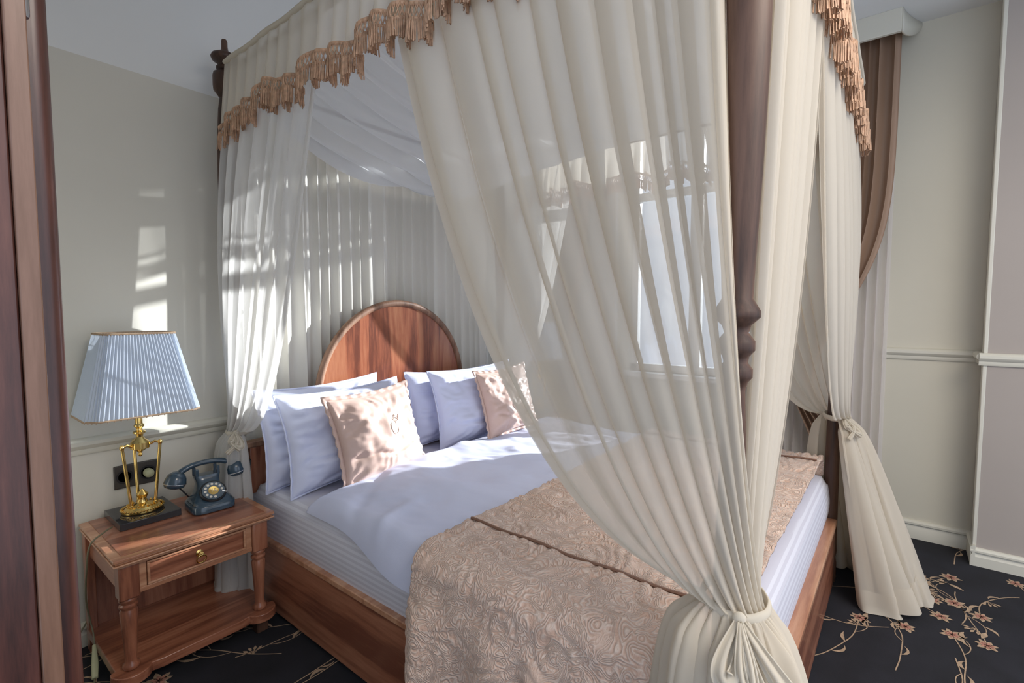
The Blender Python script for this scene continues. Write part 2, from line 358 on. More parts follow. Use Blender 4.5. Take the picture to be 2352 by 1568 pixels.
# carpet pattern woven into the floor
def carpet():
    vine = MB(); pet = MB()
    def strip(mb, pts, ws, z):
        pts = [Vector((*p, 0)) for p in pts]; n = len(pts); v = []; f = []
        for i, p in enumerate(pts):
            t = (pts[min(i+1, n-1)]-pts[max(i-1, 0)]).normalized(); a = Vector((-t.y, t.x, 0))*ws[i]
            v += [(p.x+a.x, p.y+a.y, z), (p.x-a.x, p.y-a.y, z)]
        for i in range(n-1): f.append((2*i, 2*i+2, 2*i+3, 2*i+1))
        mb.add(v, f)
    def petal(mb, x, y, a, L, W, z):
        pts = [(x+math.cos(a)*L*t, y+math.sin(a)*L*t) for t in np.linspace(0, 1, 6)]
        strip(mb, pts, [W*.15, W*.7, W, W*.95, W*.6, .001], z)
    def leaf(x, y, a, L, W, bend):
        pts = []; px, py = x, y
        for t in np.linspace(0, 1, 8):
            pts.append((px, py)); px += math.cos(a+bend*t)*L/7; py += math.sin(a+bend*t)*L/7
        strip(vine, pts, [.002, W*.5, W*.9, W, W*.9, W*.65, W*.35, .001], .0022)
    def flower(x, y, s, a0):
        for k in range(7):
            petal(vine, x, y, a0+k*2*PI/7+rnd(-.1, .1), s*rnd(.85, 1.1), s*.24, .0022)
        for k in range(7): petal(pet, x, y, a0+k*2*PI/7, s*.62, s*.15, .0030)
    def spray(x, y, a):
        for k in range(4):
            b = a+(k-1.5)*.5; L = .042; strip(vine, [(x, y), (x+math.cos(b)*L, y+math.sin(b)*L)], [.0015, .0015], .0020)
            petal(vine, x+math.cos(b)*L*.6, y+math.sin(b)*L*.6, b, .026, .006, .0026)
    def stem(x, y, a, L, k0, k1, depth=0):
        n = 22; pts = []; hd = a
        for i in range(n):
            pts.append((x, y)); cur = k0+(k1-k0)*i/n+1.5*math.sin(i*.55); hd += cur*L/n; x += math.cos(hd)*L/n; y += math.sin(hd)*L/n
            if depth < 2 and i in ((5, 10, 15) if depth == 0 else (12,)):
                sg = 1 if (i//6+depth) % 2 else -1
                q = random.random()
                if q < .5 or depth > 0: leaf(x, y, hd+sg*.9, rnd(.06, .095), rnd(.005, .008), -sg*rnd(.8, 2.0))
                elif q < .88: stem(x, y, hd+sg*.8, rnd(.13, .20), -sg*rnd(5, 11), -sg*rnd(9, 16), depth+1)
                else: spray(x, y, hd+sg*1.0)
        strip(vine, pts, [.0022 if depth == 0 else .0018]*n, .0018)
        if depth == 0: flower(x, y, rnd(.040, .050), hd)
        else:
            q = random.random()
            if q < .3: flower(x, y, rnd(.034, .045), hd)
            elif q < .65: spray(x, y, hd)
            else: leaf(x, y, hd, rnd(.06, .09), .011, rnd(-2, 2))
    for (xa, xb, ya, yb, st) in ((.2, 1.15, 1.2, 2.5, .25), (1.6, 3.85, -1.2, .25, .33), (3.05, 3.85, .25, 1.6, .33)):
        y = ya; r = 0
        while y < yb:
            x = xa+(.13 if r % 2 else 0)
            while x < xb:
                stem(x+rnd(-.04, .04), y+rnd(-.04, .04), -.5+rnd(-.7, .7)+(PI if (r+int(x/st)) % 2 else 0), rnd(.38, .52), rnd(-3, 3), rnd(-6, 6)); x += st
            y += st*.72; r += 1
    a = vine.build('carpet_vines', M['vine'], fl, smooth=False); a['kind'] = 'stuff'
    b = pet.build('carpet_petals', M['petal'], fl, smooth=False); b['kind'] = 'stuff'
carpet()

# ---------------------------------------------------------------- the bed
BX0, BX1, BY0, BY1 = 1.04, 2.98, .22, 2.50
bed = thing('four_poster_bed', 'large cherry wood four-poster canopy bed with arched headboard in the middle of the room', 'bed', (2.0, 1.36, 0))
def sidepanel(name, x0, x1, y0, y1, mat):
    o = MB().box(x0, x1, y0, y1, .015, .335).build(name, mat, bed, bevel=.004)
    return o
sidepanel('side_rail', BX0, BX0+.035, BY0+.05, BY1, M['cherry_y'])
MB().box(BX0-.006, BX0+.04, BY0+.05, BY1, .318, .342).build('rail_cap', M['edge_x'], bed, bevel=.004)
sidepanel('side_rail', BX1-.035, BX1, BY0+.05, BY1, M['cherry_y'])
sidepanel('foot_rail', BX0+.05, BX1-.05, BY0, BY0+.035, M['cherry_x'])
MB().box(BX0+.04, BX1-.04, BY0-.006, BY0+.04, .318, .342).build('rail_cap', M['edge_x'], bed, bevel=.004)
post_prof = [(.033, 0), (.036, .03), (.036, .10), (.030, .13), (.036, .16), (.034, .20), (.032, .55), (.030, .84), (.026, 1.05), (.019, 1.245), (.023, 1.262), (.031, 1.272), (.031, 1.288), (.022, 1.300), (.024, 1.312), (.034, 1.324), (.034, 1.342),
             (.022, 1.358), (.026, 1.372), (.042, 1.388), (.042, 1.400), (.028, 1.424), (.031, 1.50), (.038, 1.66), (.044, 1.85), (.046, 2.02), (.043, 2.18), (.034, 2.32), (.026, 2.375)]
fin_prof = [(.026, 2.37), (.036, 2.385), (.050, 2.405), (.052, 2.425), (.052, 2.465), (.048, 2.480), (.034, 2.486), (.030, 2.492), (.037, 2.500), (.037, 2.508), (.028, 2.516), (.034, 2.526), (.052, 2.538), (.057, 2.550), (.052, 2.562), (.030, 2.575), (.016, 2.582), (.013, 2.60), (.013, 2.625), (.010, 2.633)]
PX = [(1.01, 2.47), (1.02, .25), (2.98, .25), (2.98, 2.47)]
for (x, y) in PX:
    p_ = MB().lathe(post_prof, (x, y, 0), 28).build('post', M['post'], bed, ang=60)
    MB().lathe(fin_prof, (x, y, 0), 28).build('finial', M['post'], p_, ang=60)
def rod(a, b): return MB().tube([a, b], .012, 10)
for i in range(4):
    a, b = PX[i], PX[(i+1) % 4]; rod((a[0], a[1], 2.475), (b[0], b[1], 2.475)).build('canopy_rail', M['post'], bed)
# headboard: low panel with a round arch
hb = MB(); cx, zc, R_ = 1.965, .90, .548
arch = [(cx+R_*math.cos(a), zc+R_*math.sin(a)) for a in np.linspace(0, PI, 60)]
hb.prism([(cx+R_, .3)]+arch+[(cx-R_, .3)], 2.452, 2.475, 'y')
hbo = hb.build('headboard', M['headboard'], bed)
pts = [(cx+R_, 2.452, .5)]+[(x, 2.455, z) for x, z in arch]+[(cx-R_, 2.452, .5)]
MB().tube(pts, .020, 12).build('arch_moulding', M['edge_wood'], hbo)
MB().box(BX0+.02, BX1-.02, 2.462, 2.50, .25, .735).build('head_panel', M['cherry_z'], bed, bevel=.003)
MB().box(BX0+.0, BX1-.0, 2.452, 2.508, .735, .765).build('head_rail', M['edge_wood'], bed, bevel=.006)

# mattress with fitted striped sheet: rounded slab
def slab(x0, x1, y0, y1, z0, z1, r, nx=80, ny=80, fn=None, hem=None):
    """closed rounded slab; returns MB. fn(x,y)->dz for the top"""
    us = np.linspace(0, 1, nx); vs = np.linspace(0, 1, ny)
    X, Y = np.meshgrid(x0+(x1-x0)*us, y0+(y1-y0)*vs)
    ex = np.minimum(X-x0, x1-X); ey = np.minimum(Y-y0, y1-Y); e = np.minimum(ex, ey)
    drop = np.where(e < r, r-np.sqrt(np.maximum(0, r*r-(r-np.minimum(e, r))**2)), 0)
    Z = z1-drop
    if fn is not None: Z = Z+fn(X, Y)*np.minimum(1, e/r)
    top = np.dstack([X, Y, Z])
    mb = MB().grid(top)
    # skirt
    loop = [(i, 0) for i in range(nx)]+[(nx-1, j) for j in range(1, ny)]+[(i, ny-1) for i in range(nx-2, -1, -1)]+[(0, j) for j in range(ny-2, 0, -1)]
    ring = np.array([top[j, i] for i, j in loop]); cxy = np.array([(x0+x1)/2, (y0+y1)/2])
    rows = []
    for t in np.linspace(0, 1, 10):
        q = ring.copy(); q[:, 2] = ring[:, 2]*(1-t)+z0*t
        bul = .012*math.sin(PI*min(1, t*1.1)); d = np.sign(q[:, :2]-cxy)
        on_x = (np.abs(ring[:, 0]-x0) < 1e-6) | (np.abs(ring[:, 0]-x1) < 1e-6); on_y = (np.abs(ring[:, 1]-y0) < 1e-6) | (np.abs(ring[:, 1]-y1) < 1e-6)
        q[:, 0] += np.where(on_x, d[:, 0]*bul, 0); q[:, 1] += np.where(on_y, d[:, 1]*bul, 0); rows.append(q)
    mb.grid(np.array(rows), closed_u=True)
    return mb
mt = slab(1.062, 2.955, .262, 2.452, .30, .562, .05, fn=lambda X, Y: .004*fbm(X*5, Y*5)).build('mattress', M['sheet'], ang=70)
tag(mt, 'thick mattress in a white striped fitted sheet lying in the wooden bed frame', 'mattress')

def hash_wr(X, Y, s=1.0): return fbm(X*4*s, Y*4*s, 3)
# duvet : soft slab, its near left border sagging over the mattress edge
def duvet():
    nx, ny = 220, 200
    S, T_ = np.meshgrid(np.linspace(0, 1, nx), np.linspace(0, 1, ny))
    x0 = 1.06; Y = .33+(1.955-.33)*T_
    Y = Y+.12*T_**6*S*(1-.2*S)+.012*vnoise(S*9, T_*0)*T_**4
    left = x0-.040*sstep(1.75, 1.25, Y)
    X = left+(2.985-left)*S
    th = .068+.02*fbm(X*2, Y*2, 2)
    e = np.minimum(np.minimum((X-left), (2.985-X)), np.minimum((Y-.33), (Y.max(axis=0)-Y)+.0001)); r = .055
    e = np.clip(e, 0, r)
    puff = np.sqrt(np.maximum(0, 1-(1-e/r)**2))
    wr = .012*fbm(X*6+Y*2, Y*4-X*1.5, 3)-.010*np.abs(vnoise(X*5-Y*3, Y*4+X*4))+.014*np.exp(-((Y-1.45-.35*(X-1.05))**2)/.0012)*sstep(1.5, 1.1, X)-.012*np.exp(-((Y-1.62-.75*(X-1.05))**2)/.0016)*sstep(1.6, 1.15, X)
    Zb = .566-.02*sstep(1.12, 1.05, X)-.075*sstep(1.085, 1.02, X)*sstep(1.8, 1.3, Y)
    under = sstep(1.22, 1.12, Y)      # pressed flat where the coverlet lies on it
    Z = Zb+(th*(1-under)+.058*under)*puff+wr*puff*(1-under)
    bot = np.dstack([X, Y, Zb-.002+0*X]); top = np.dstack([X, Y, Z])
    mb = MB().grid(top).grid(bot)
    for (a, b) in ((top[:, 0], bot[:, 0]), (top[:, -1], bot[:, -1]), (top[0], bot[0]), (top[-1], bot[-1])): mb.grid(np.array([a, b]))
    o = mb.build('duvet', M['linen'], ang=80)
    # hanging fold of the duvet down the bed's left side
    return tag(o, 'white duvet with a turned edge spread across the upper half of the bed', 'duvet')
duvet()

# coverlet : lace throw over the lower half, hanging down the near side
def cov_path(s):      # s: arc along x from the near hem to the far hem
    pass
def coverlet():
    hang = .50; w_ = 2.972-.992; r = .075
    L = hang+w_-r*1.0+.13
    n = 420; ss = np.linspace(0, L, n); zt = .655
    XX = np.zeros(n); ZZ = np.zeros(n)
    for i, s in enumerate(ss):
        a = hang-r
        if s < a: XX[i] = .992; ZZ[i] = zt-r-(a-s)
        elif s < a+r*PI/2: t = (s-a)/r; XX[i] = .992+r*(1-math.cos(t)); ZZ[i] = zt-r+r*math.sin(t)
        else:
            q = s-a-r*PI/2; xr = .992+r+q
            if xr < 2.972-.05: XX[i] = xr; ZZ[i] = zt
            else:
                t = min((xr-2.922)/.05, PI/2); ex = max(0, xr-2.922-.05*PI/2)
                XX[i] = 2.922+.05*math.sin(t); ZZ[i] = zt-.05*(1-math.cos(t))-ex
    m = 240; vv = np.linspace(0, 1, m)
    S, V = np.meshgrid(ss, vv); X = np.tile(XX, (m, 1)); Z = np.tile(ZZ, (m, 1))
    Y = .285+(1.185-.285)*V+.010*np.sin(X*3.1)*V
    flat = (X > 1.08).astype(float)
    hz = sstep(.56, .44, Z)*(X < 1.05)
    # drape folds on the hanging side, growing downwards
    fold = hz*(.5-Z+.1)*.10*np.sin(Y*30+1.3*np.sin(Y*9))+.018*hz*np.exp(-((Y-1.12)/.035)**2)
    X = X-fold*1.0-.02*hz
    Z = Z+flat*(.006*fbm(X*7, Y*7, 3))
    # shallow quilting pillows and ruched border
    ruch = sstep(2.80, 2.83, X)*.006*np.sin(Y*160+3*vnoise(X*30, Y*30)); Z = Z+ruch
    for xs in (1.25, 2.81): Z = Z-flat*.007*np.exp(-((X-xs)/.007)**2)
    Z = Z-flat*.004*np.exp(-((Y-1.135)/.006)**2)
    pz = flat*.0035*np.sin(17*fbm(X*5.5, Y*5.5, 2)); Z = Z+pz; X = X+(1-flat)*.003*np.sin(17*fbm(Z*5.5, Y*5.5, 2))
    o = MB().grid(np.dstack([X, Y, Z])).build('coverlet', M['lace'], ang=170, solid=.010)
    tag(o, 'champagne lace coverlet with scroll relief laid over the foot half of the bed', 'coverlet')
    for xs in (1.25, 2.81):
        MB().tube([(xs+.004*math.sin(y*7), y, .662+.003*math.sin(y*23)) for y in np.linspace(.30, 1.175, 50)], .0048, 6).build('piping', M['piping'], o)
    return o
coverlet()

# pillows and cushions
def pillow(name, label, cat, loc, w_, h_, t_, lean, yaw, roll, mat, seed, wr=.012, flange=0, group=None, mono=None, pinch=.10, pw=2.6):
    th = thing(name, label, cat, loc, (lean, roll, yaw), group)
    n = 90
    U, V = np.meshgrid(np.linspace(-1, 1, n), np.linspace(-1, 1, n))
    def surf(U, V, side):
        px = w_/2*U*(1-pinch*(1-np.abs(U)**2*0)*(1-np.abs(V)**2)*np.abs(U)**3*.8); pz = h_/2*V*(1-pinch*(1-U**2)*np.abs(V)**3)
        f = np.maximum(0, (1-np.abs(U)**pw)*(1-np.abs(V)**pw))**.50
        sag = 1+.22*(-V)*(1-U*U)
        q = t_/2*f*sag
        edge = np.minimum(1-np.abs(U), 1-np.abs(V))
        rad = np.arctan2(V, U)
        w1 = fbm(U*2.2+seed*7, V*2.2+seed*3, 3)*wr*1.4+wr*.7*np.sin(rad*22+4*vnoise(U*3+seed, V*3))*np.exp(-edge*5)*sstep(0, .12, edge)
        crease = -wr*1.5*np.exp(-((V+.55-.25*np.abs(U)+.1*vnoise(U*3+seed, U*0))/.06)**2)*(1-U*U)
        q = q+(w1+crease)*sstep(0, .25, edge)
        return np.dstack([px, side*q, pz+h_/2])
    mb = MB().grid(surf(U, V, -1)).grid(surf(U, V, 1)[:, ::-1])
    mb.build('pillow_body' if cat == 'pillow' else 'cushion_body', mat, th, world=False, ang=175)
    # welt or flange round the border
    loop = [(u, -1) for u in np.linspace(-1, 1, 60)]+[(1, v) for v in np.linspace(-1, 1, 60)[1:]]+[(u, 1) for u in np.linspace(1, -1, 60)[1:]]+[(-1, v) for v in np.linspace(1, -1, 60)[1:-1]]
    lu = np.array([[p[0] for p in loop]]); lv = np.array([[p[1] for p in loop]])
    base_ = surf(lu, lv, -1)[0]; base_[:, 1] = 0
    fw = flange if flange else .008
    rows = []
    for t in (0, .5, 1):
        q = base_.copy(); q[:, 0] += lu[0]*0
        cx_ = q[:, 0]; cz_ = q[:, 2]-h_/2
        d = np.stack([np.sign(cx_)*np.clip((np.abs(lu[0])-.97)/.03, 0, 1), np.sign(cz_)*np.clip((np.abs(lv[0])-.97)/.03, 0, 1)], 1)
        q[:, 0] += d[:, 0]*fw*t; q[:, 2] += d[:, 1]*fw*t; q[:, 1] += t*fw*.5*np.sin(np.arange(len(q))*.9+seed)*.6; rows.append(q)
    MB().grid(np.array(rows), closed_u=True).build('flange' if flange else 'seam_edge', mat, th, world=False, ang=175, solid=.004)
    if mono:
        em = MB()
        def on(u, v):
            p = surf(np.array([[u]]), np.array([[v]]), -1)[0, 0]; return (p[0], p[1]-.002, p[2])
        cu, cv = mono
        curves = [[(cu+.11*math.cos(a)-.03, cv-.07+.16*math.sin(a)) for a in np.linspace(PI*.72, PI*1.95, 16)],
                  [(cu+.10+.05*math.cos(a), cv+.10+.055*math.sin(a)) for a in np.linspace(0, 2*PI*.85, 14)],
                  [(cu+.05+.16*t, cv-.02+.20*t+.04*math.sin(t*7)) for t in np.linspace(0, 1, 12)],
                  [(cu+.02+.10*t, cv+.16-.06*math.sin(t*6)) for t in np.linspace(0, 1, 10)]]
        for c in curves: em.tube([on(*p) for p in c], .0018, 6, .6)
        em.build('monogram', M['embroid'], th, world=False)
    return th
ZB = .566
pillow('pillow', 'white bed pillow against the headboard, rearmost of the left pair', 'pillow', (1.395, 2.275, ZB), .70, .475, .17, -.20, .02, -.02, M['linen'], 1, wr=.016, group='white pillows at the headboard')
pillow('pillow', 'white bed pillow directly behind the left champagne cushion', 'pillow', (1.425, 2.11, ZB+.005), .70, .46, .17, -.24, .03, -.02, M['linen'], 2, wr=.018, group='white pillows at the headboard')
pillow('pillow', 'white bed pillow against the arched headboard, rearmost of the right pair', 'pillow', (2.30, 2.28, ZB), .74, .455, .17, -.18, -.03, .02, M['linen'], 3, group='white pillows at the headboard')
pillow('pillow', 'white bed pillow directly behind the right champagne cushion', 'pillow', (2.375, 2.11, ZB+.01), .74, .475, .18, -.22, -.04, -.02, M['linen'], 4, group='white pillows at the headboard')
pillow('cushion', 'large champagne satin cushion with tone monogram before the left pillows', 'cushion', (1.495, 1.955, ZB+.03), .50, .42, .16, -.30, .10, -.03, M['satin'], 5, wr=.011, flange=.020, group='champagne cushions', mono=(.15, .1))
pillow('cushion', 'champagne satin cushion with cream curled monogram before the right pillows', 'cushion', (2.50, 1.95, ZB+.05), .48, .42, .15, -.28, -.02, -.03, M['satin'], 6, wr=.010, flange=.018, group='champagne cushions', mono=(0, -.1))

# ---------------------------------------------------------------- bed curtains
def bed_curtain(label, T, A, B, nrm, ztop, ztie, npl, mat, seed=0, drift=(0, 0), spread=.16, bottom=.012, fold=1.9, ring=.048, bulge=0.0, ax=(1.0, 1.0), puff=.07, nu=420, amp=.030, group='voile curtains tied to the bed posts', ex=.54, kexp=.45, shoulder=0.0, dens=1.0):
    """T: the post it is tied to; A..B: span of its top along the rail (A at the post). nrm: outward normal."""
    T = np.array(T, float); A = np.array(A, float); B = np.array(B, float); nrm = np.array(nrm, float)
    lat = (B-A)/np.linalg.norm(B-A); W = np.linalg.norm(B-A)
    rs = np.random.RandomState(seed)
    s = np.linspace(0, 1, nu)
    ph = 2*PI*npl*s**dens+1.2*np.interp(s, np.linspace(0, 1, 9), rs.uniform(-1, 1, 9))*1.6
    fm = np.interp(s, np.linspace(0, 1, 12), rs.uniform(.45, 1.15, 12))
    sp = s+fold*fm/(2*PI*npl)*np.sin(ph)*np.minimum(1, np.minimum(s, 1-s)*npl*1.2)
    th = PI*s
    ringv = ring*(-np.cos(th)[:, None]*lat+np.sin(th)[:, None]*nrm)
    rows = []
    nh = 90
    for h in np.linspace(1, 0, nh)**1.35:
        z = ztie+h*(ztop-ztie)
        g = np.maximum(h, 1e-6)**(1-ex*s); k = h**kexp
        mod = sp*(1-(1-h)*.0)
        top = A[None]+(B-A)[None]*mod[:, None]
        p = T[None]+ringv*(1-k)+(top-T[None])*g[:, None]
        a = amp*(.45+.85*h*(1-h)*2+.2*h)*fm
        off = a*np.cos(ph); blg = bulge*math.sin(PI*(1-(1-h)**.75))*(1-h)**.6*(1-s)**.6
        # radial pleats near the tie
        rad = ringv/ring
        p = p+nrm[None]*(off*k+blg)[:, None]+rad*((1-k)*.009*np.cos(ph*1.0))[:, None]
        # slight cross-drift of folds on the way down
        p = p+lat[None]*(.02*math.sin(PI*h)*np.sin(3.1*s*PI+seed)*s)[:, None]
        rows.append(np.column_stack([p, np.full(nu, z)]))
    main = np.array(rows)
    rows = []
    for d in np.linspace(0, 1, 46)**1.5:
        z = ztie-d*(ztie-bottom); dz = ztie-z
        r = ring+puff*(1-math.exp(-dz/.05))+(spread-puff)*(dz/ztie)**.9
        r = r+shoulder*(1-math.exp(-dz/.02))*sstep(.55, .8, s)
        sharp = np.sign(np.cos(ph))*np.abs(np.cos(ph))**.7
        pl = 1+(.26*sharp*fm+.07*np.sin(ph*2.3+seed+dz*4)+.10*np.sin(ph*.31+seed*2+dz*3))*min(1, dz/.06+.25)
        dr = np.array(drift)*(dz/ztie)**1.1
        p = T[None]+dr[None]+(ringv/ring)*(r*pl)[:, None]
        tw = min(fold, 2.4)*.35*r*np.sin(ph)/npl*3
        tang = np.sin(th)[:, None]*lat+np.cos(th)[:, None]*nrm
        p = p+tang*tw[:, None]*min(1, dz/.06)
        zz = z+(.018*np.sin(ph*.5+seed)+.02*np.sin(ph*.21))*(d**3)*(1)
        rows.append(np.column_stack([p, np.maximum(zz, .006)]))
    skirt = np.array(rows)
    full = np.vstack([main, skirt[1:]])
    o = MB().grid(full).build('bed_curtain', mat, None, ang=179)
    tag(o, label, 'curtain', group)
    # folded hem band down the inner edge and along the bottom
    hem = full[:, -14:, :].copy(); hem[:, :, 0] += nrm[0]*.004; hem[:, :, 1] += nrm[1]*.004
    MB().grid(hem).build('hem', mat, o, ang=179)
    bh = full[-5:, :, :].copy(); bh[:, :, :2] += (np.array([0, 0])+nrm)[None, None]*.003
    MB().grid(bh).build('hem', mat, o, ang=179)
    return o
ZR = 2.485
bed_curtain('ivory voile curtain in the right foreground, sweeping from the left rail to the front post', (1.015, .245), (1.006, .300), (1.010, 1.29), (-1, 0), ZR, .83, 12, M['sheer'], dens=.72, seed=4, drift=(-.01, -.05), spread=.125, puff=.04, fold=3.7, bulge=.085, amp=.036, nu=560, ring=.056, kexp=.6, shoulder=.012)
bed_curtain('ivory voile curtain along the foot rail at the front post, right of the dark post', (1.04, .235), (1.078, .210), (1.63, .210), (0, -1), ZR, .83, 6, M['sheer'], seed=11, drift=(.02, -.08), spread=.14, puff=.04, fold=2.2, amp=.030, ring=.035, kexp=.3)
bed_curtain('ivory voile curtain gathered at the far foot post, reaching the carpet by the right wall', (2.975, .23), (3.00, .215), (1.58, .215), (0, -1), ZR, .865, 9, M['sheer'], seed=5, drift=(.02, -.13), spread=.17, puff=.03, bulge=.07, fold=2.2, amp=.022)
bed_curtain('voile curtain on the window side of the bed tied to the far foot post', (2.985, .26), (3.00, .25), (3.00, .95), (1, 0), ZR, .865, 7, M['sheer'], seed=6, drift=(.02, -.12), spread=.15, puff=.03, amp=.02)
bed_curtain('ivory voile curtain tied at the back post beside the left nightstand', (1.01, 2.46), (1.005, 2.49), (1.005, 1.62), (-1, 0), ZR, .835, 8, M['sheer_back'], seed=8, drift=(.03, .03), spread=.075, puff=.03, bulge=.08, amp=.022)
bed_curtain('voile curtain tied at the back post on the window side', (2.98, 2.45), (3.00, 2.48), (3.00, 1.80), (1, 0), ZR, .84, 7, M['sheer_back'], seed=9, drift=(.0, .0), spread=.10, puff=.04, amp=.022)

def tieback(label, c, r, z, face, bow=1.0, tilt=.0, group='voile tiebacks'):
    t = thing('tieback', label, 'tieback', (c[0], c[1], z), (0, 0, 0), group)
    n = 60; pts = []
    band = []
    for k in range(-2, 3):
        band.append([(c[0]+(r+.004*math.cos(k))*math.cos(a), c[1]+(r+.004*math.cos(k))*math.sin(a), z+k*.006+.008*math.sin(a+1)+.001*math.sin(9*a+k)) for a in np.linspace(0, 2*PI, n, endpoint=False)])
    MB().grid(np.array(band), closed_u=True).build('band', M['tie'], t, ang=179, solid=.003)
    if bow:
        f = Vector((math.cos(face), math.sin(face), 0)); l = Vector((-f.y, f.x, 0)); o = Vector((c[0], c[1], z))+f*(r+.006)
        # knot
        kn = [[tuple(o+f*(.010*math.cos(b)*math.sin(q)+.004)+l*(.012*math.cos(q))+Vector((0, 0, .013*math.sin(b)*math.sin(q)))) for b in np.linspace(0, 2*PI, 14, endpoint=False)] for q in np.linspace(.05, PI-.05, 10)]
        MB().grid(np.array(kn), closed_u=True).build('knot', M['tie'], t, ang=179)
        def ribbon(cl, wd, name='bow_loop'):
            rows = []; n = len(cl)
            for i, p in enumerate(cl):
                p = Vector(p); tt = (Vector(cl[min(i+1, n-1)])-Vector(cl[max(i-1, 0)])).normalized(); sd_ = tt.cross(f).normalized(); row = []
                for k in np.linspace(-1, 1, 9):
                    row.append(tuple(p+sd_*(wd[i]*k)+f*(.010*math.cos(k*PI*1.5)*min(1, wd[i]/.012))))
                rows.append(row)
            MB().grid(np.array(rows)).build(name, M['tie'], t, ang=179, solid=.0025)
        def loop(dx, dz, w_, s=1, bw=.014):
            cl = []; wd = []; dx *= bow; dz *= bow; w_ *= bow; bw *= bow
            for q in np.linspace(0, 1, 26):
                a = 2*PI*q; rr = math.sin(PI*q)
                zz = dz*rr; fo = .016+.085*(1-math.exp(zz/.05))*(1 if abs(dz) > .08 else .8)
                cl.append(o+l*(dx*rr+s*.5*w_*math.sin(a))+Vector((0, 0, zz))+f*(fo-.012*math.cos(a)))
                wd.append(.006+bw*rr)
            ribbon(cl, wd)
        loop(.075, -.135, .055, bw=.024); loop(-.025, -.075, .03, -1)
        for (dx, dz, b) in ((-.015, -.20, .02), (.045, -.17, -.02)):
            dx *= bow; dz *= bow
            cl = [o+l*(dx*q+b*math.sin(q*4))+Vector((0, 0, dz*q))+f*(.016+.088*(1-math.exp(dz*q/.05))) for q in np.linspace(0, 1, 18)]
            ribbon(cl, [.004+.015*bow*q for q in np.linspace(0, 1, 18)], 'tail')
    return t
tieback('ivory voile tieback with a hanging bow round the front post curtain', (1.018, .238), .060, .83, math.radians(200))
tieback('narrow ivory voile tieback round the curtain at the far foot post', (2.977, .24), .054, .865, math.radians(215), .42)
tieback('ivory voile tieback round the curtain beside the left nightstand', (1.01, 2.455), .052, .835, math.radians(235), .38)

# cloth ceiling of the canopy, sagging towards the head of the bed
nx, ny = 260, 220
X, Y = np.meshgrid(np.linspace(1.03, 2.97, nx), np.linspace(.27, 2.40, ny))
q = np.clip((X-2.0)/.97, -1, 1); tt = (Y-.27)/2.13
sag = .045+.30*tt**1.6
Z = 2.475-sag*(1-np.abs(q)**2.6)
fl_ = (.010+.020*tt)*np.sin(Y*46+4*fbm(X*1.2, Y*1.1, 2)+3.0*q*q)+.008*np.sin(Y*95+5*vnoise(X*2, Y*2))
Z = Z+fl_*(1-q*q)**.4*sstep(.02, .2, tt)
Y2 = Y+.018*np.cos(Y*46+4*fbm(X*1.2, Y*1.1, 2)+3*q*q)*tt+.02*tt*np.sin(q*5)
o = MB().grid(np.dstack([X, Y2, Z])).build('canopy_cloth', M['canopy'], ang=179)
tag(o, 'white voile canopy ceiling sagging in swags above the bed', 'canopy')
MB().grid(np.dstack([X, Y2, Z-.004])[-6:]).build('hem', M['canopy'], o, ang=179)

# pleated curtain behind the headboard
n = 900; s = np.linspace(0, 1, n)
ph = 2*PI*25*s+1.5*np.sin(s*21)+.9*np.sin(s*47+1); rows = []
for k, z in enumerate(np.linspace(2.46, .28, 50)):
    a = .017+.004*math.sin(z*3); xx = 1.05+1.88*s+.0085*np.sin(ph)*1.4; yy = 2.545+a*np.cos(ph+.25*math.sin(z*2.3)+.3*np.sin(s*9+z*1.5))+.008*np.sin(ph*2+z*.4)
    rows.append(np.column_stack([xx, yy, np.full(n, z)]))
o = MB().grid(np.array(rows)).build('head_curtain', M['backdrape'], ang=179)
tag(o, 'cream pleated curtain hanging behind the arched headboard', 'curtain')

